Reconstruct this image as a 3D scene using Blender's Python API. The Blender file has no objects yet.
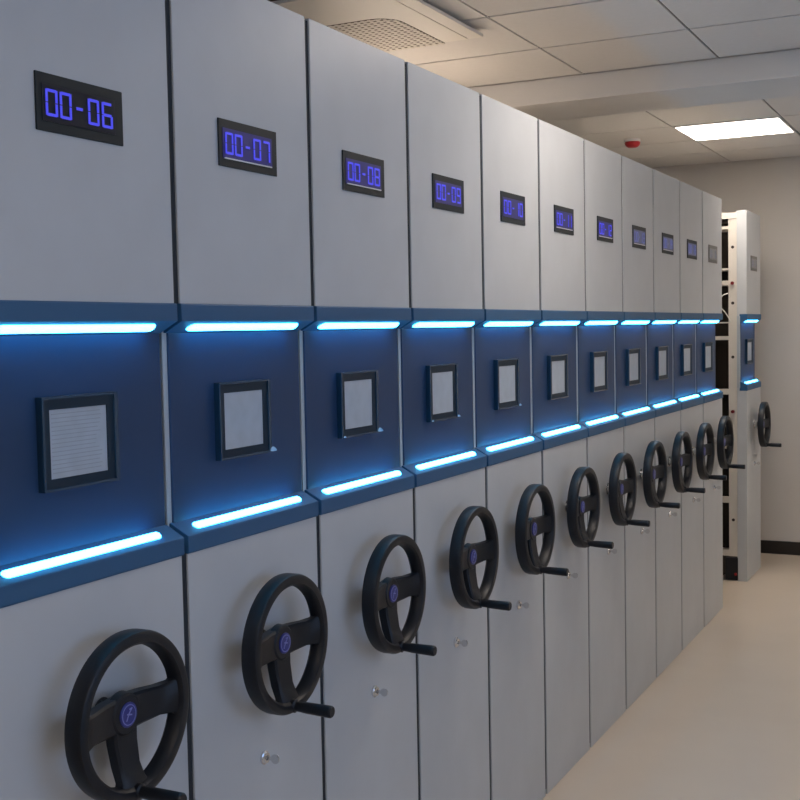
import bpy, bmesh, math, random
from mathutils import Vector, Matrix
random.seed(4)
PI = math.pi
scene = bpy.context.scene
COL = scene.collection
PITCH = 0.518        # spacing of the cabinets along the row
H = 2.4              # cabinet height
CEIL = 2.85
YB = 7.5             # back wall

# ------------------------------------------------------------------ materials
def mat(name, col, rough=0.5, metal=0.0, noise=0.0, nscale=20.0, bump=0.0, spec=0.5, coat=0.0):
    m = bpy.data.materials.new(name); m.use_nodes = True
    nt = m.node_tree; b = nt.nodes['Principled BSDF']
    b.inputs['Base Color'].default_value = (*col, 1)
    b.inputs['Roughness'].default_value = rough
    b.inputs['Metallic'].default_value = metal
    b.inputs['Specular IOR Level'].default_value = spec
    b.inputs['Coat Weight'].default_value = coat
    if noise > 0 or bump > 0:
        tc = nt.nodes.new('ShaderNodeTexCoord')
        n = nt.nodes.new('ShaderNodeTexNoise'); n.inputs['Scale'].default_value = nscale
        n.inputs['Detail'].default_value = 4
        nt.links.new(tc.outputs['Object'], n.inputs['Vector'])
        if noise > 0:
            r = nt.nodes.new('ShaderNodeValToRGB')
            r.color_ramp.elements[0].position = 0.3; r.color_ramp.elements[1].position = 0.7
            r.color_ramp.elements[0].color = (*[c * (1 - noise) for c in col], 1)
            r.color_ramp.elements[1].color = (*[min(1, c * (1 + noise)) for c in col], 1)
            nt.links.new(n.outputs['Fac'], r.inputs['Fac'])
            nt.links.new(r.outputs['Color'], b.inputs['Base Color'])
        if bump > 0:
            bp = nt.nodes.new('ShaderNodeBump'); bp.inputs['Strength'].default_value = bump
            bp.inputs['Distance'].default_value = 0.002
            nt.links.new(n.outputs['Fac'], bp.inputs['Height'])
            nt.links.new(bp.outputs['Normal'], b.inputs['Normal'])
    return m

def emis(name, col, strength, base=None, noise=0):
    m = bpy.data.materials.new(name); m.use_nodes = True
    b = m.node_tree.nodes['Principled BSDF']
    b.inputs['Base Color'].default_value = (*(base or (0.02, 0.02, 0.02)), 1)
    b.inputs['Emission Color'].default_value = (*col, 1)
    b.inputs['Emission Strength'].default_value = strength
    b.inputs['Roughness'].default_value = 0.4
    return m

M = {}
M['paint'] = mat('grey_white_powder_coat', (0.53, 0.555, 0.585), 0.42, noise=0.03, nscale=6, bump=0.05)
M['rack'] = mat('cream_white_rack_paint', (0.68, 0.645, 0.59), 0.45, noise=0.02)
M['seal'] = mat('dark_rubber_seal', (0.02, 0.026, 0.035), 0.7)
M['seal_brown'] = mat('taupe_seal', (0.16, 0.15, 0.135), 0.6)
M['hood'] = mat('slate_blue_plastic', (0.035, 0.115, 0.24), 0.5, spec=0.3, noise=0.03, nscale=8)
M['blue'] = mat('navy_panel', (0.022, 0.050, 0.115), 0.45, spec=0.25, noise=0.06, nscale=5)
M['edge'] = mat('pale_side_flange', (0.42, 0.47, 0.52), 0.45)
M['led'] = emis('cyan_led_diffuser', (0.052, 0.52, 1.0), 15.0, (0.8, 0.9, 1.0))
M['black'] = mat('black_wheel_plastic', (0.006, 0.008, 0.013), 0.45, spec=0.4, noise=0.1, nscale=60, bump=0.1)
M['bezel'] = mat('dark_display_bezel', (0.010, 0.017, 0.022), 0.5, spec=0.3)
M['frame'] = mat('dark_blue_frame', (0.008, 0.024, 0.045), 0.5, spec=0.25)
M['rim'] = mat('clear_blue_rim', (0.03, 0.06, 0.10), 0.2)
M['screen'] = mat('pale_label_panel', (0.42, 0.48, 0.56), 0.35, noise=0.05, nscale=30)
M['print'] = mat('faint_grey_print', (0.33, 0.38, 0.45), 0.5)
M['film'] = mat('peeled_clear_film', (0.40, 0.55, 0.70), 0.1, spec=0.9)
M['chrome'] = mat('chrome', (0.75, 0.75, 0.76), 0.22, metal=1.0)
M['badge'] = mat('blue_badge', (0.02, 0.03, 0.22), 0.3)
M['badge_w'] = mat('pale_badge_print', (0.22, 0.25, 0.6), 0.4)
M['digit'] = emis('blue_led_digit', (0.07, 0.075, 1.0), 0.82)
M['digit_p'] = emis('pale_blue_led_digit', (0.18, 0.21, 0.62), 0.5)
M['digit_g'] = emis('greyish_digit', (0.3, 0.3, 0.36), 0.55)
M['win_dark'] = mat('black_display_window', (0.006, 0.008, 0.02), 0.3)
M['win_blue'] = emis('glowing_blue_display_window', (0.02, 0.02, 0.6), 0.14, (0.01, 0.01, 0.04))
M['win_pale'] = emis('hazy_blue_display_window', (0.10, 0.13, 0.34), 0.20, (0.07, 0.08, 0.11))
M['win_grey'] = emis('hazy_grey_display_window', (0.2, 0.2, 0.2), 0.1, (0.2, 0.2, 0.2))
M['glare'] = mat('pale_glare_line', (0.85, 0.85, 0.88), 0.3)
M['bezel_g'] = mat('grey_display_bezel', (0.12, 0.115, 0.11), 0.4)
M['hole'] = mat('dark_hole', (0.03, 0.02, 0.018), 0.6)
M['red'] = mat('red_plastic', (0.45, 0.012, 0.02), 0.35)
M['reddark'] = mat('dark_red_plastic', (0.16, 0.01, 0.015), 0.4)
M['inner'] = mat('dark_brown_inside', (0.035, 0.028, 0.022), 0.7)
M['wall'] = mat('warm_grey_wall_paint', (0.62, 0.59, 0.56), 0.7, noise=0.02, nscale=3, bump=0.05)
M['wallf'] = mat('off_white_wall_paint', (0.66, 0.65, 0.64), 0.7, noise=0.02, nscale=3)
M['baseb'] = mat('black_brown_skirting', (0.018, 0.015, 0.013), 0.35)
M['tile'] = mat('white_mineral_ceiling_tile', (0.74, 0.72, 0.70), 0.8, noise=0.015, nscale=40, bump=0.1)
M['groove'] = mat('ceiling_grid_groove', (0.07, 0.062, 0.055), 0.8)
M['beam'] = mat('painted_beam', (0.72, 0.71, 0.70), 0.6, noise=0.015, nscale=4)
M['acbody'] = mat('white_air_unit_plastic', (0.80, 0.77, 0.72), 0.4)
M['acgrille'] = mat('white_grille_plastic', (0.72, 0.68, 0.62), 0.5)
M['acdark'] = mat('grille_shadow_backing', (0.13, 0.10, 0.08), 0.8)
M['lamp'] = emis('lamp_diffuser', (1.0, 0.875, 0.755), 17.5, (0.9, 0.9, 0.9))
M['filltube'] = emis('warm_fill_tube', (1.0, 0.80, 0.62), 14.0, (0.9, 0.9, 0.9))
M['lampframe'] = mat('white_lamp_frame', (0.8, 0.8, 0.8), 0.4)
M['fillwinframe'] = mat('white_fill_window_frame', (0.75, 0.75, 0.76), 0.4)
M['cable'] = mat('white_cable_sheath', (0.7, 0.68, 0.65), 0.5)

def floor_material():
    m = mat('beige_epoxy_floor', (0.62, 0.52, 0.42), 0.28)
    nt = m.node_tree; b = nt.nodes['Principled BSDF']
    tc = nt.nodes.new('ShaderNodeTexCoord')
    n = nt.nodes.new('ShaderNodeTexNoise'); n.inputs['Scale'].default_value = 2.5; n.inputs['Detail'].default_value = 6
    r = nt.nodes.new('ShaderNodeValToRGB')
    r.color_ramp.elements[0].color = (0.60, 0.51, 0.42, 1); r.color_ramp.elements[1].color = (0.68, 0.59, 0.49, 1)
    nt.links.new(tc.outputs['Object'], n.inputs['Vector']); nt.links.new(n.outputs['Fac'], r.inputs['Fac'])
    nt.links.new(r.outputs['Color'], b.inputs['Base Color'])
    return m
M['floor'] = floor_material()

def glass_mat():
    m = bpy.data.materials.new('fill_window_glass'); m.use_nodes = True
    nt = m.node_tree; nt.nodes.clear()
    o = nt.nodes.new('ShaderNodeOutputMaterial'); g = nt.nodes.new('ShaderNodeBsdfGlass')
    t = nt.nodes.new('ShaderNodeBsdfTransparent'); mx = nt.nodes.new('ShaderNodeMixShader')
    g.inputs['Roughness'].default_value = 0.0; mx.inputs[0].default_value = 0.1
    nt.links.new(t.outputs[0], mx.inputs[1]); nt.links.new(g.outputs[0], mx.inputs[2]); nt.links.new(mx.outputs[0], o.inputs[0])
    return m
M['glass'] = glass_mat()

# ------------------------------------------------------------------ helpers
def obj(name, bm, material, parent=None, smooth=False, bevel=0.0, mats=None):
    me = bpy.data.meshes.new(name)
    bmesh.ops.recalc_face_normals(bm, faces=bm.faces)
    bm.to_mesh(me); bm.free()
    for x in (mats or [material]): me.materials.append(x)
    if smooth:
        for p in me.polygons: p.use_smooth = True
    o = bpy.data.objects.new(name, me); COL.objects.link(o)
    if parent: o.parent = parent
    if bevel > 0:
        b = o.modifiers.new('bevel', 'BEVEL'); b.width = bevel; b.segments = 2; b.limit_method = 'ANGLE'; b.angle_limit = 0.6
    return o

def bx(bm, x0, x1, y0, y1, z0, z1, mi=0):
    v = [bm.verts.new(p) for p in ((x0,y0,z0),(x1,y0,z0),(x1,y1,z0),(x0,y1,z0),(x0,y0,z1),(x1,y0,z1),(x1,y1,z1),(x0,y1,z1))]
    for f in ((0,3,2,1),(4,5,6,7),(0,1,5,4),(1,2,6,5),(2,3,7,6),(3,0,4,7)):
        bm.faces.new([v[i] for i in f]).material_index = mi

def box(x0, x1, y0, y1, z0, z1):
    bm = bmesh.new(); bx(bm, x0, x1, y0, y1, z0, z1); return bm

def prism_y(prof, y0, y1, bm=None):
    """extrude a profile of (x, z) along Y"""
    bm = bm or bmesh.new()
    a = [bm.verts.new((x, y0, z)) for x, z in prof]; b = [bm.verts.new((x, y1, z)) for x, z in prof]
    n = len(prof)
    bm.faces.new(a); bm.faces.new(b[::-1])
    for i in range(n): bm.faces.new((a[i], a[(i+1) % n], b[(i+1) % n], b[i]))
    return bm

def tube(bm, p0, p1, r0, r1=None, n=16, cap=True):
    r1 = r0 if r1 is None else r1
    p0 = Vector(p0); p1 = Vector(p1); d = (p1 - p0).normalized()
    u = d.orthogonal().normalized(); w = d.cross(u)
    A = [bm.verts.new(p0 + r0*(math.cos(2*PI*i/n)*u + math.sin(2*PI*i/n)*w)) for i in range(n)]
    B = [bm.verts.new(p1 + r1*(math.cos(2*PI*i/n)*u + math.sin(2*PI*i/n)*w)) for i in range(n)]
    for i in range(n): bm.faces.new((A[i], A[(i+1) % n], B[(i+1) % n], B[i]))
    if cap: bm.faces.new(A); bm.faces.new(B[::-1])

def lathe_x(bm, prof, cy, cz, n=48, closed=False):
    """revolve (x, r) profile about the X axis through (cy, cz)"""
    rings = []
    for x, r in prof:
        rings.append([bm.verts.new((x, cy + r*math.cos(2*PI*i/n), cz + r*math.sin(2*PI*i/n))) for i in range(n)])
    m = len(rings)
    for j in range(m if closed else m-1):
        A = rings[j]; B = rings[(j+1) % m]
        for i in range(n): bm.faces.new((A[i], A[(i+1) % n], B[(i+1) % n], B[i]))
    if not closed:
        bm.faces.new(rings[0]); bm.faces.new(rings[-1][::-1])

def empty(name, loc, label, cat, group=None):
    o = bpy.data.objects.new(name, None); COL.objects.link(o); o.location = loc
    o.empty_display_size = 0.1
    o['label'] = label; o['category'] = cat
    if group: o['group'] = group
    return o

def struct(name, bm, m, **k):
    o = obj(name, bm, m, **k); o['kind'] = 'structure'; return o

# ------------------------------------------------------------------ one cabinet
Y0, Y1 = 0.0085, 0.5075        # face of a cabinet inside its pitch
YC = PITCH / 2

def half_round_strip(xa, za, xb, zb, y0, y1, r, lift):
    """capsule-shaped bulging diffuser lying on the slope from a to b"""
    cx, cz = (xa+xb)/2, (za+zb)/2
    t = Vector((xb-xa, 0, zb-za)).normalized()
    nrm = Vector((t.z, 0, -t.x))
    if nrm.x < 0: nrm = -nrm
    bm = bmesh.new(); c = Vector((cx, 0, cz)); e = Vector((0, 1, 0))
    n = 10; layers = []
    for k in range(4):
        a = (PI/2) * k / 3.4
        s = math.cos(a); h = math.sin(a) * lift
        loop = []
        for i in range(n+1):
            q = PI * i / n
            loop.append(c + e*(y1 - r) + e*(r*s*math.sin(q)) + t*(r*s*math.cos(q)) + nrm*h)
        for i in range(n+1):
            q = PI * i / n
            loop.append(c + e*(y0 + r) - e*(r*s*math.sin(q)) - t*(r*s*math.cos(q)) + nrm*h)
        layers.append([bm.verts.new(p) for p in loop])
    m = len(layers[0])
    for A, B in zip(layers, layers[1:]):
        for i in range(m): bm.faces.new((A[i], A[(i+1) % m], B[(i+1) % m], B[i]))
    bm.faces.new(layers[-1]); bm.faces.new(layers[0][::-1])
    return bm

SEG = {'0': 'abcdef', '1': 'bc', '2': 'abged', '3': 'abgcd', '4': 'fgbc', '5': 'afgcd', '6': 'afgedc', '7': 'abc', '8': 'abcdefg', '9': 'abcdfg', '-': 'g'}
def digit_bms(text, x):
    z0, z1 = 2.046, 2.091; zm = (z0+z1)/2; t = 0.0048
    spots = [(0.170, 0.198), (0.204, 0.232), (0.241, 0.263), (0.274, 0.302), (0.310, 0.338)]
    for ch, (a, b) in zip(text, spots):
        bm = bmesh.new()
        g = 0.0009
        S = {'a': (a+g+t*.5, b-g-t*.5, z1-t, z1), 'd': (a+g+t*.5, b-g-t*.5, z0, z0+t), 'g': (a+g+t*.5, b-g-t*.5, zm-t/2, zm+t/2),
             'f': (a, a+t, zm+g, z1-g), 'e': (a, a+t, z0+g, zm-g), 'b': (b-t, b, zm+g, z1-g), 'c': (b-t, b, z0+g, zm-g)}
        for s in SEG[ch]:
            y0, y1, c, d = S[s]; bx(bm, x, x+0.0012, y0, y1, c, d)
        yield bm

def rack_bm():
    """open double-sided shelving behind the end panel: uprights, shelves, top"""
    bm = bmesh.new()
    ya, yb = 0.012, 0.506
    D = -1.06
    # uprights at the front and back of the bay, both faces
    for (x0, x1) in ((-0.115, -0.0615), (D, D+0.05)):
        bx(bm, x0, x1, ya, ya+0.035, 0.16, 2.385)
        bx(bm, x0, x1, yb-0.035, yb, 0.16, 2.385)
        bx(bm, x0+0.012, x1-0.012, ya+0.035, yb-0.035, 0.16, 2.36)
    # shelf fronts as measured, with their decks
    for z0, z1 in ((2.284, 2.304), (2.022, 2.035), (1.926, 1.955), (1.572, 1.597), (1.218, 1.254), (0.865, 0.892), (0.51, 0.55), (0.161, 0.201)):
        bx(bm, D+0.05, -0.115, ya+0.004, ya+0.02, z0, z1)
        bx(bm, D+0.05, -0.115, yb-0.02, yb-0.004, z0, z1)
        bx(bm, D+0.05, -0.115, ya+0.02, yb-0.02, z0, z0+0.006)
    bx(bm, D+0.05, -0.115, ya+0.006, ya+0.012, 1.680, 1.688)
    # top tray
    bx(bm, D, -0.0615, ya-0.004, ya+0.01, 2.35, 2.385)
    bx(bm, D, -0.0615, yb-0.01, yb+0.004, 2.35, 2.385)
    bx(bm, D, -0.0615, ya, yb, 2.383, 2.388)
    return bm

def make_cabinet():
    root = empty('shelving_cabinet', (0, 0, 0), '', 'cabinet')
    P = {}
    # carcass: rack with base and centre partition
    rk = obj('rack', rack_bm(), M['rack'], root)
    obj('centre_partition', box(-1.0, -0.12, YC-0.01, YC+0.01, 0.17, 2.34), M['inner'], rk)
    P['rack'] = rk
    bs = bmesh.new(); bx(bs, -1.06, -0.0615, 0.02, 0.498, 0.035, 0.16)
    for x in (-0.2, -0.9):
        for y in (0.12, 0.40):
            tube(bs, (x, y-0.02, 0.045), (x, y+0.02, 0.045), 0.045, n=20)
    obj('wheeled_base', bs, M['inner'], root)
    kb = box(-0.138, -0.058, 0.004, 0.020, 0.004, 0.152); obj('kick_guard', kb, M['black'], root, bevel=0.002)
    # white end panels
    obj('upper_panel', box(-0.0615, 0, Y0, Y1, 1.725, H), M['paint'], root, bevel=0.0015)
    obj('lower_panel', box(-0.0615, 0, Y0, Y1, 0.0, 1.262), M['paint'], root, bevel=0.0015)
    # recessed navy panel + pale side flange
    obj('control_panel', box(-0.0615, -0.038, Y0+0.0075, Y1+0.001, 1.255, 1.73), M['blue'], root, bevel=0.0025)
    obj('side_flange', box(-0.0605, -0.0415, Y0-0.0075, Y0+0.007, 1.262, 1.725), M['edge'], root)
    # hood and ledge
    hood = obj('light_hood', prism_y([(-0.045, 1.737), (0.0025, 1.737), (0.0045, 1.734), (0.0045, 1.7025), (-0.0375, 1.6795), (-0.045, 1.6795)], Y0-0.002, Y1+0.004), M['hood'], root, bevel=0.0015)
    obj('light_strip', half_round_strip(0.0045, 1.7025, -0.0375, 1.6795, YC-0.206, YC+0.204, 0.0125, 0.0065), M['led'], hood, smooth=True)
    ledge = obj('light_ledge', prism_y([(-0.045, 1.3015), (-0.0375, 1.3015), (0.0045, 1.2785), (0.0045, 1.247), (0.0025, 1.243), (-0.045, 1.243)], Y0-0.002, Y1+0.004), M['hood'], root, bevel=0.0015)
    obj('light_strip', half_round_strip(-0.0375, 1.3015, 0.0045, 1.2785, YC-0.206, YC+0.202, 0.0095, 0.0065), M['led'], ledge, smooth=True)
    # number display
    d = bmesh.new(); bx(d, 0.0, 0.0035, 0.149, 0.368, 2.020, 2.117)
    disp = obj('number_display', d, M['bezel'], root, bevel=0.001); P['disp'] = disp
    P['win'] = obj('display_window', box(0.0036, 0.0044, 0.162, 0.347, 2.037, 2.099), M['win_dark'], disp)
    # label frame
    fb = bmesh.new()
    a0, a1, c0, c1 = 0.165, 0.360, 1.410, 1.5735
    for r in ((a0, a0+0.0195, c0, c1), (a1-0.0285, a1, c0, c1), (a0+0.0195, a1-0.0285, c0, 1.431), (a0+0.0195, a1-0.0285, 1.551, c1)):
        bx(fb, -0.038, -0.0260, *r)
    fr = obj('label_frame', fb, M['frame'], root)
    rb = bmesh.new(); e = 0.0045
    for r in ((a0, a0+e, c0, c1), (a1-e-0.005, a1, c0, c1), (a0+e, a1-e-0.005, c0, c0+e), (a0+e, a1-e-0.005, c1-e, c1)):
        bx(rb, -0.0260, -0.0230, *r)
    obj('frame_rim', rb, M['rim'], fr)
    P['label'] = obj('label_panel', box(-0.037, -0.0275, a0+0.0175, a1-0.0265, 1.429, 1.553), M['screen'], fr)
    # handwheel
    zc = 1.008; hw = bmesh.new()
    rim = [(0.0480, 0.1440), (0.0500, 0.1485), (0.0560, 0.1500), (0.0780, 0.1500), (0.0835, 0.1475), (0.0860, 0.1415), (0.0845, 0.1300), (0.0790, 0.1250), (0.0560, 0.1240), (0.0490, 0.1310)]
    lathe_x(hw, rim, YC, zc, 72, closed=True)
    lathe_x(hw, [(0.022, 0.017), (0.028, 0.030), (0.042, 0.040), (0.0575, 0.038), (0.0610, 0.034)], YC, zc, 36)
    def spoke(ang):
        u = Vector((0, math.cos(ang), math.sin(ang))); w = Vector((0, -math.sin(ang), math.cos(ang)))
        secs = []
        for s, hw_, xa, xb in ((0.015, 0.032, 0.030, 0.0575), (0.05, 0.0300, 0.032, 0.0585), (0.09, 0.0270, 0.038, 0.065), (0.116, 0.0300, 0.050, 0.074), (0.134, 0.042, 0.054, 0.080)):
            c = Vector((0, YC, zc)) + u*s
            secs.append([hw.verts.new(c + w*sg*hw_*k + Vector((x, 0, 0))) for sg, k, x in ((-1, 1, xa+0.004), (-1, 1, xb-0.004), (-1, 0.85, xb), (1, 0.85, xb), (1, 1, xb-0.004), (1, 1, xa+0.004), (1, 0.85, xa), (-1, 0.85, xa))])
        for A, B in zip(secs, secs[1:]):
            for i in range(8): hw.faces.new((A[i], A[(i+1) % 8], B[(i+1) % 8], B[i]))
        hw.faces.new(secs[0]); hw.faces.new(secs[-1][::-1])
    for a in (0.0, PI, -PI/2): spoke(a)
    wheel = obj('handwheel', hw, M['black'], root, smooth=True)
    wheel.modifiers.new('edge', 'EDGE_SPLIT').split_angle = 0.7
    sh = bmesh.new(); lathe_x(sh, [(-0.004, 0.024), (0.003, 0.024), (0.0045, 0.0125), (0.024, 0.0125)], YC, zc, 28)
    obj('shaft', sh, M['chrome'], wheel, smooth=False)
    bb = bmesh.new(); lathe_x(bb, [(0.0605, 0.0225), (0.0628, 0.0225), (0.0638, 0.0200)], YC, zc, 32)
    badge = obj('badge', bb, M['badge'], wheel)
    bw = bmesh.new()
    lathe_x(bw, [(0.0637, 0.0185), (0.0642, 0.0185), (0.0642, 0.0170), (0.0637, 0.0170)], YC, zc, 32, closed=True)
    for (ya, za, yb_, zb_) in ((-0.008, -0.010, -0.001, 0.002), (-0.001, 0.002, 0.008, 0.011), (-0.006, 0.002, 0.007, -0.001), (0.001, 0.0095, 0.008, 0.011)):
        tube(bw, (0.0639, YC+ya, zc+za), (0.0639, YC+yb_, zc+zb_), 0.0013, n=6)
    obj('emblem', bw, M['badge_w'], badge)
    hn = bmesh.new(); zh = zc - 0.135
    lathe_x(hn, [(0.077, 0.0145), (0.085, 0.0145), (0.088, 0.0105), (0.100, 0.0110), (0.112, 0.0122), (0.166, 0.0132), (0.173, 0.0132), (0.176, 0.0110)], YC, zh, 24)
    bmesh.ops.rotate(hn, verts=hn.verts, cent=Vector((0.077, YC, zh)), matrix=Matrix.Rotation(math.radians(1.0), 3, 'Y'))
    obj('crank_handle', hn, M['black'], wheel, smooth=True).modifiers.new('edge', 'EDGE_SPLIT').split_angle = 0.7
    # lock and key
    lk = bmesh.new(); zl = 0.748
    lathe_x(lk, [(0.0, 0.0150), (0.004, 0.0150), (0.006, 0.0120), (0.009, 0.0110), (0.009, 0.0060), (0.007, 0.0055)], YC, zl, 28)
    lock = obj('lock', lk, M['chrome'], root)
    ky = bmesh.new(); bx(ky, 0.006, 0.022, YC-0.0011, YC+0.0011, zl-0.004, zl+0.004)
    tube(ky, (0.029, YC-0.0012, zl), (0.029, YC+0.0012, zl), 0.0105, n=20)
    obj('key', ky, M['chrome'], lock)
    # seal strip on the far edge
    P['seal'] = obj('seal_strip', box(-0.0605, -0.004, Y1+0.0005, PITCH-0.0003, 0.02, 1.245), M['seal'], root)
    P['seal2'] = obj('seal_strip', box(-0.0605, -0.004, Y1+0.0005, PITCH-0.0003, 1.737, H-0.006), M['seal'], root)
    for tag_, za, zb in (('near1', 0.02, 1.245), ('near2', 1.737, H-0.006)):
        P[tag_] = obj('seal_strip', box(-0.0605, -0.004, 0.0003, Y0-0.0005, za, zb), M['seal'], root)
    for o, k in P.items(): k['role'] = o
    return root

def copy_tree(o, parent=None):
    c = o.copy(); COL.objects.link(c); c.parent = parent
    for ch in o.children: copy_tree(ch, c)
    return c

def walk(o):
    yield o
    for ch in o.children: yield from walk(ch)

def own_mat(o, m):
    o.data = o.data.copy(); o.data.materials[0] = m

def film_corner(parent, y, z, s, flip):
    """a small curled corner of peeling protective film"""
    bm = bmesh.new(); rows = []
    for i in range(6):
        t = i / 5; a = t * 1.5
        w = math.sin(PI*(0.15+0.8*t)) * s * 0.5
        cy = y + flip * math.sin(a) * s * 0.55; cx = -0.0225 + (1 - math.cos(a)) * s * 0.6
        rows.append([bm.verts.new((cx, cy - flip*0.15*w, z - w*0.2)), bm.verts.new((cx+0.0004, cy, z + w))])
    for A, B in zip(rows, rows[1:]): bm.faces.new((A[0], A[1], B[1], B[0]))
    o = obj('film_corner', bm, M['film'], parent)
    sm = o.modifiers.new('solid', 'SOLIDIFY'); sm.thickness = 0.0006
    o['label'] = 'small curled corner of peeling clear film'
    return o

proto = make_cabinet()
GRP = 'powered mobile shelving cabinets in a row'
names = {
 0: 'pale grey shelving cabinet at the left edge, blue display reading 00-06',
 1: 'pale grey shelving cabinet with blue display reading 00-07',
 2: 'pale grey shelving cabinet whose blue display reads 00-08, below the ceiling grille',
 3: 'pale grey shelving cabinet between the ones displaying 08 and 10, reading 00-09',
 4: 'grey shelving cabinet, fifth in the closed row, display reading 00-10',
 5: 'grey shelving cabinet, sixth in the closed row, display reading 00-11',
 6: 'grey shelving cabinet, seventh in the closed row, display reading 00-12',
 7: 'grey shelving cabinet, eighth in the closed row, fourth from its far end',
 8: 'grey shelving cabinet, third from the far end of the closed row',
 9: 'grey shelving cabinet just before the last one of the closed row',
 10: 'grey shelving cabinet ending the closed row, beside the open aisle',
 11: 'grey shelving cabinet standing apart beyond the open aisle, by the back wall'}
cabs = []
for k in range(12):
    c = proto if k == 0 else copy_tree(proto)
    cabs.append(c)
for k, c in enumerate(cabs):
    y = k * PITCH if k < 11 else 6.452
    c.location = (0, y, 0)
    c['label'] = names[k]; c['group'] = GRP; c['category'] = 'cabinet'
    roles = {o['role']: o for o in walk(c) if 'role' in o.keys()}
    disp = roles['disp']
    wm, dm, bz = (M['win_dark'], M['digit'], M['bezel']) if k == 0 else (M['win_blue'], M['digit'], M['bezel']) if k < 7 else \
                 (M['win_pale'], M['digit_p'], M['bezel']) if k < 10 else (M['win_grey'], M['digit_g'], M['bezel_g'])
    own_mat(roles['win'], wm); own_mat(disp, bz)
    for ch, db in zip('00-%02d' % (6 + k), digit_bms('00-%02d' % (6 + k), 0.0045)):
        obj('dash' if ch == '-' else 'digit', db, dm, disp)
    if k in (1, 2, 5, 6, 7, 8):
        obj('glare_line', box(0.0036, 0.0062, 0.166, 0.344, 2.036, 2.0385), M['glare'], disp)  # pale strip stands in for the glare line under the digits
    if k == 11:
        for q in ('near1', 'near2'): bpy.data.objects.remove(roles.pop(q))
    fr = roles['label'].parent
    if k in (1, 2, 3, 4):
        film_corner(fr, 0.353, 1.413, 0.018 if k < 3 else 0.012, 1)
    if k in (2, 3):
        film_corner(fr, 0.170, 1.412, 0.008, 1)
    if k == 0:
        pb = bmesh.new()
        for i in range(15):
            z = 1.440 + i * 0.0073
            bx(pb, -0.0276, -0.0271, 0.190, 0.319 - random.uniform(0, 0.02), z, z + 0.0016)
        obj('printed_lines', pb, M['print'], fr)
    if k == 11:
        for z in (2.168, 1.809, 1.461, 0.75, 0.40):
            hb = bmesh.new(); tube(hb, (-0.088, 0.0105, z), (-0.088, 0.014, z), 0.010, n=12)
            obj('bolt_hole', hb, M['hole'], roles['rack'])
        # open aisle side of the last cabinet: red knobs on the upright and a red button
        for z in (1.937, 1.108):
            kb = bmesh.new(); tube(kb, (-0.088, -0.006, z), (-0.088, 0.012, z), 0.011, n=14)
            kk = obj('side_knob', kb, M['reddark'], c); kk['label'] = 'dark red round knob on the upright'
        kb = bmesh.new(); tube(kb, (-0.072, -0.002, 0.045), (-0.072, 0.006, 0.045), 0.009, n=14)
        obj('guard_button', kb, M['red'], c)
        ctl = [Vector(p) for p in ((-0.100, 0.004, 1.69), (-0.128, -0.012, 1.745), (-0.168, -0.02, 1.80), (-0.150, -0.016, 1.855), (-0.118, 0.006, 1.872))]
        pts = []
        for i in range(4):
            p0, p1, p2, p3 = ctl[max(i-1, 0)], ctl[i], ctl[i+1], ctl[min(i+2, 4)]
            for j in range(6):
                t = j/6
                pts.append(0.5*((2*p1) + (p2-p0)*t + (2*p0-5*p1+4*p2-p3)*t*t + (3*p1-p0-3*p2+p3)*t**3))
        pts.append(ctl[-1])
        kb = bmesh.new(); rings = []
        for i, p in enumerate(pts):
            d = (pts[min(i+1, len(pts)-1)] - pts[max(i-1, 0)]).normalized()
            u = Vector((0, 1, 0)); u = (u - d*u.dot(d)).normalized(); w_ = d.cross(u)
            rings.append([kb.verts.new(p + 0.0035*(math.cos(2*PI*q/8)*u + math.sin(2*PI*q/8)*w_)) for q in range(8)])
        for A, B in zip(rings, rings[1:]):
            for q in range(8): kb.faces.new((A[q], A[(q+1) % 8], B[(q+1) % 8], B[q]))
        kb.faces.new(rings[0]); kb.faces.new(rings[-1][::-1])
        obj('power_cable', kb, M['cable'], c, smooth=True)
for c in cabs:
    for o in walk(c):
        if 'role' in o.keys(): del o['role']

# ------------------------------------------------------------------ the room
XL, XR, YF = -2.6, 2.7, -3.2
struct('floor', box(XL-0.1, XR+0.1, YF-0.1, YB+0.1, -0.1, 0.0), M['floor'])
struct('wall_back', box(XL-0.1, XR+0.1, YB, YB+0.1, 0, CEIL+0.1), M['wall'])
struct('wall_front', box(XL-0.1, XR+0.1, YF-0.1, YF, 0, CEIL+0.1), M['wallf'])
struct('wall_left', box(XL-0.1, XL, YF, YB, 0, CEIL+0.1), M['wallf'])
# right wall with a window opening added for cool fill light, out of frame
wb = bmesh.new(); wy0, wy1, wz0, wz1 = -0.9, 1.7, 0.95, 2.25
bx(wb, XR, XR+0.1, YF, wy0, 0, CEIL+0.1); bx(wb, XR, XR+0.1, wy1, YB, 0, CEIL+0.1)
bx(wb, XR, XR+0.1, wy0, wy1, 0, wz0); bx(wb, XR, XR+0.1, wy0, wy1, wz1, CEIL+0.1)
struct('wall_right', wb, M['wallf'])
win = bmesh.new(); f = 0.05
bx(win, XR+0.02, XR+0.08, wy0, wy1, wz0, wz0+f); bx(win, XR+0.02, XR+0.08, wy0, wy1, wz1-f, wz1)
for y in (wy0, (wy0+wy1)/2 - f/2, wy1-f): bx(win, XR+0.02, XR+0.08, y, y+f, wz0+f, wz1-f)
w = struct('fill_window', win, M['fillwinframe'])
g = obj('fill_window_pane', box(XR+0.045, XR+0.052, wy0+f, wy1-f, wz0+f, wz1-f), M['glass'], w)
struct('baseboard_back', box(XL, XR, YB-0.015, YB, 0.0, 0.095), M['baseb'], bevel=0.003)
struct('baseboard_right', box(XR-0.015, XR, YF, YB-0.015, 0, 0.095), M['baseb'])

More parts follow.
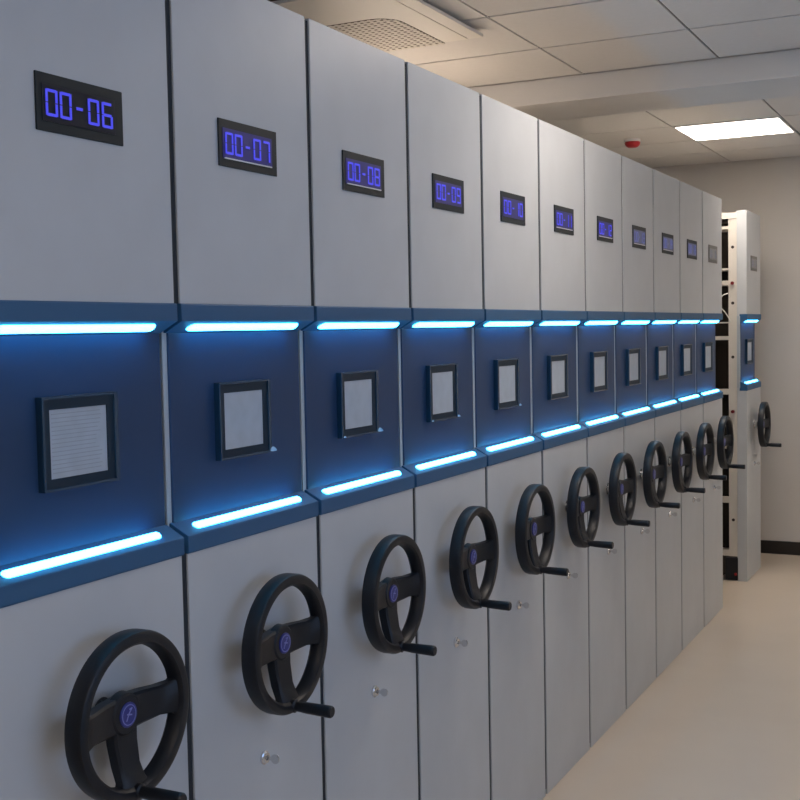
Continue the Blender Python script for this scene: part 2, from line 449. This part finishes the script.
# ceiling: tiles with dark grooves between them
cb = bmesh.new()
bx(cb, XL-0.1, XR+0.1, YF-0.1, YB+0.1, CEIL+0.006, CEIL+0.1, 1)
xs = [-0.30 + 0.622*i for i in range(-4, 6)]; xs = [XL] + [x for x in xs if XL < x < XR] + [XR]
ysn = [4.04 - 0.583*i for i in range(0, 13)]
ys = sorted([YF] + [y for y in ysn if y > YF+0.05]) + [5.15, 5.74, 6.35, 6.95, YB]
LAMPS = [(-0.30, 0.322, 5.74, 6.35), (0.322, 0.944, 2.291, 2.874), (0.944, 1.566, -1.79, -1.207), (1.566, 2.188, 5.74, 6.35)]  # last two panels are unseen, added to brighten the room
AC = (-1.195, -0.385, 2.225, 3.035)
gr = 0.0048
for xa, xb in zip(xs, xs[1:]):
    for ya, yb in zip(ys, ys[1:]):
        if any(abs(xa-l[0]) < .03 and abs(ya-l[2]) < .03 for l in LAMPS): continue
        bx(cb, xa+gr, xb-gr, ya+0.008, yb-0.008, CEIL, CEIL+0.008, 0)
struct('ceiling', cb, M['tile'], mats=[M['tile'], M['groove']])
struct('trim_1', box(XL, XR, 4.04, 4.51, 2.733, CEIL), M['beam'], bevel=0.004)

lamp_labels = ['bright square ceiling light panel near the back wall',
               'square ceiling light panel over the aisle before the beam, above the frame',
               'added square fill light panel above and behind the camera, unseen',
               'added square fill light panel in the far right corner of the room, out of frame']
for (xa, xb, ya, yb), lb in zip(LAMPS, lamp_labels):
    r = empty('ceiling_light', ((xa+xb)/2, (ya+yb)/2, CEIL), lb, 'light')
    hx, hy = (xb-xa)/2-0.004, (yb-ya)/2-0.004
    fb = bmesh.new(); e = 0.012
    for q in ((-hx, -hx+e, -hy, hy), (hx-e, hx, -hy, hy), (-hx+e, hx-e, -hy, -hy+e), (-hx+e, hx-e, hy-e, hy)):
        bx(fb, q[0], q[1], q[2], q[3], -0.006, 0.006)
    obj('lamp_frame', fb, M['lampframe'], r)
    obj('diffuser', box(-hx+e, hx-e, -hy+e, hy-e, -0.003, 0.005), M['lamp'], r)

# warm fill tube added to brighten the ceiling, hidden behind the cabinet tops
def fill_tube(loc, length, label):
    r_ = empty('fill_tube', loc, label, 'light')
    b1 = bmesh.new(); tube(b1, (0, -length/2, 0), (0, length/2, 0), 0.016, n=20); obj('fill_tube_glow', b1, M['filltube'], r_, smooth=False)
    b2 = bmesh.new(); bx(b2, -0.03, 0.03, -length/2-0.02, length/2+0.02, -0.075, -0.035)
    bx(b2, -0.015, 0.015, -length/2-0.02, -length/2, -0.035, 0.02); bx(b2, -0.015, 0.015, length/2, length/2+0.02, -0.035, 0.02)
    obj('fill_tube_holder', b2, M['lampframe'], r_)
fill_tube((-0.92, 3.35, 2.478), 1.2, 'added warm fill tube on the cabinet tops, unseen from the aisle')

# ceiling air unit
ac = empty('air_conditioner', ((AC[0]+AC[1])/2, (AC[2]+AC[3])/2, CEIL), 'cream square ceiling air conditioner with perforated round-cornered grille above the cabinets', 'air conditioner')
ax, ay = -ac.location.x, -ac.location.y
def shp(x0, x1, y0, y1, r, n=8, rf=0.012):
    pts = []
    for cx, cy, a0, rr in ((x1-rf, y1-rf, 0, rf), (x0+rf, y1-rf, PI/2, rf), (x0+r, y0+r, PI, r), (x1-r, y0+r, 1.5*PI, r)):
        for i in range(n+1):
            a = a0 + PI/2*i/n; pts.append((cx + rr*math.cos(a), cy + rr*math.sin(a)))
    return pts
def slab(bm, pts, z0, z1):
    a = [bm.verts.new((x+ax, y+ay, z0)) for x, y in pts]; b = [bm.verts.new((x+ax, y+ay, z1)) for x, y in pts]
    bm.faces.new(a[::-1]); bm.faces.new(b)
    n = len(pts)
    for i in range(n): bm.faces.new((a[i], a[(i+1) % n], b[(i+1) % n], b[i]))
ZB = -0.030                      # underside of the body panel, below the ceiling
def slabbox(bm, x0, x1, y0, y1, z0, z1): bx(bm, x0+ax, x1+ax, y0+ay, y1+ay, z0, z1)
up = bmesh.new(); slabbox(up, AC[0]+0.03, AC[1]-0.03, AC[2]+0.03, AC[3]-0.03, ZB+0.014, 0.0)
obj('shadow_gap_neck', up, M['acdark'], ac)  # dark colour paints the shadow gap between body panel and ceiling
sx0, sx1 = -0.4500, -0.4455      # fine joint of the outlet flap, near side
sy0, sy1 = 2.30, 3.025
bb = bmesh.new()
slabbox(bb, AC[0], sx0, AC[2], AC[3], ZB, ZB+0.012); slabbox(bb, sx1, AC[1], AC[2], AC[3], ZB, ZB+0.012)
slabbox(bb, sx0, sx1, AC[2], sy0, ZB, ZB+0.012); slabbox(bb, sx0, sx1, sy1, AC[3], ZB, ZB+0.012)
obj('body_panel', bb, M['acbody'], ac)
G = (-1.02, -0.553, 2.570, 3.052)
gb = bmesh.new(); slab(gb, shp(*G, 0.10), ZB-0.001, ZB)
gback = obj('grille_backing', gb, M['acdark'], ac)
gl = bmesh.new(); n = 15
zc_ = (ZB-0.0032, ZB-0.0012)
def inside(x, y, r=0.10, m=0.0):
    x0, x1, y0, y1 = G[0]+m, G[1]-m, G[2]+m, G[3]-m
    if not (x0 < x < x1 and y0 < y < y1): return False
    cx = min(max(x, x0+r), x1-r); cy = max(y, y0+r)
    if y > y1-r: return y < y1
    return (x-cx)**2 + (y-cy)**2 < r*r
def span(fix, along, lo, hi):
    q = [lo + (hi-lo)*i/400 for i in range(401)]
    ins = [v for v in q if (inside(fix, v) if along == 'y' else inside(v, fix))]
    return (ins[0], ins[-1]) if ins else None
nx, ny = 17, 17
for i in range(nx):
    x = G[0] + (G[1]-G[0])*(i+0.5)/nx; s = span(x, 'y', G[2], G[3])
    if s: slabbox(gl, x-0.0065, x+0.0065, s[0], s[1], *zc_)
for i in range(ny):
    y = G[2] + (G[3]-G[2])*(i+0.5)/ny; s = span(y, 'x', G[0], G[1])
    if s: slabbox(gl, s[0], s[1], y-0.0060, y+0.0060, zc_[0]+0.0003, zc_[1]-0.0003)
obj('grille', gl, M['acgrille'], ac)

# smoke alarm
al = empty('smoke_alarm', (-0.635, 6.09, CEIL), 'round red alarm mounted on the ceiling left of the bright light panel', 'alarm')
def lathe_z(prof, n=32):
    bm = bmesh.new(); rings = [[bm.verts.new((r*math.cos(2*PI*i/n), r*math.sin(2*PI*i/n), z)) for i in range(n)] for r, z in prof]
    for A, B in zip(rings, rings[1:]):
        for i in range(n): bm.faces.new((A[i], A[(i+1) % n], B[(i+1) % n], B[i]))
    bm.faces.new(rings[0]); bm.faces.new(rings[-1][::-1]); return bm
obj('alarm_base', lathe_z([(0.052, 0.0), (0.052, -0.012), (0.046, -0.016)]), M['lampframe'], al)
obj('alarm_dome', lathe_z([(0.046, -0.014), (0.049, -0.020), (0.046, -0.032), (0.037, -0.044), (0.026, -0.050), (0.010, -0.052)]), M['red'], al, smooth=True)

# ------------------------------------------------------------------ light
wd = bpy.data.worlds.new('outside'); scene.world = wd; wd.use_nodes = True
bg = wd.node_tree.nodes['Background']; bg.inputs[0].default_value = (0.42, 0.62, 1.0, 1); bg.inputs[1].default_value = 2.1
pl = bpy.data.lights.new('fill_window_portal', 'AREA'); pl.shape = 'RECTANGLE'; pl.size = wy1-wy0; pl.size_y = wz1-wz0
pl.cycles.is_portal = True
po = bpy.data.objects.new('fill_window_portal', pl); COL.objects.link(po)
po.location = (XR+0.11, (wy0+wy1)/2, (wz0+wz1)/2)
po.rotation_euler = Vector((-1, 0, 0)).to_track_quat('-Z', 'Z').to_euler()

# ------------------------------------------------------------------ camera
cam = bpy.data.cameras.new('camera'); co = bpy.data.objects.new('camera', cam); COL.objects.link(co)
cx, cy, cz, yaw, pit, rol, fpx = 1.4233, -1.3623, 1.6765, 0.4648, -0.0588, -0.0194, 1186.849
F = Vector((-math.sin(yaw)*math.cos(pit), math.cos(yaw)*math.cos(pit), math.sin(pit)))
R0 = F.cross(Vector((0, 0, 1))).normalized(); U0 = R0.cross(F)
R1 = R0*math.cos(rol) + U0*math.sin(rol); U1 = -R0*math.sin(rol) + U0*math.cos(rol)
mm = Matrix((R1, U1, -F)).transposed().to_4x4(); mm.translation = (cx, cy, cz)
co.matrix_world = mm
cam.sensor_width = 36; cam.lens = 36 * fpx / 800; cam.clip_start = 0.05
scene.camera = co

scene.cycles.use_denoising = True
scene.cycles.max_bounces = 8
scene.cycles.diffuse_bounces = 5
vs = scene.view_settings
vs.view_transform = 'Standard'; vs.look = 'None'; vs.gamma = 1; vs.use_curve_mapping = False
vs.exposure = -0.06
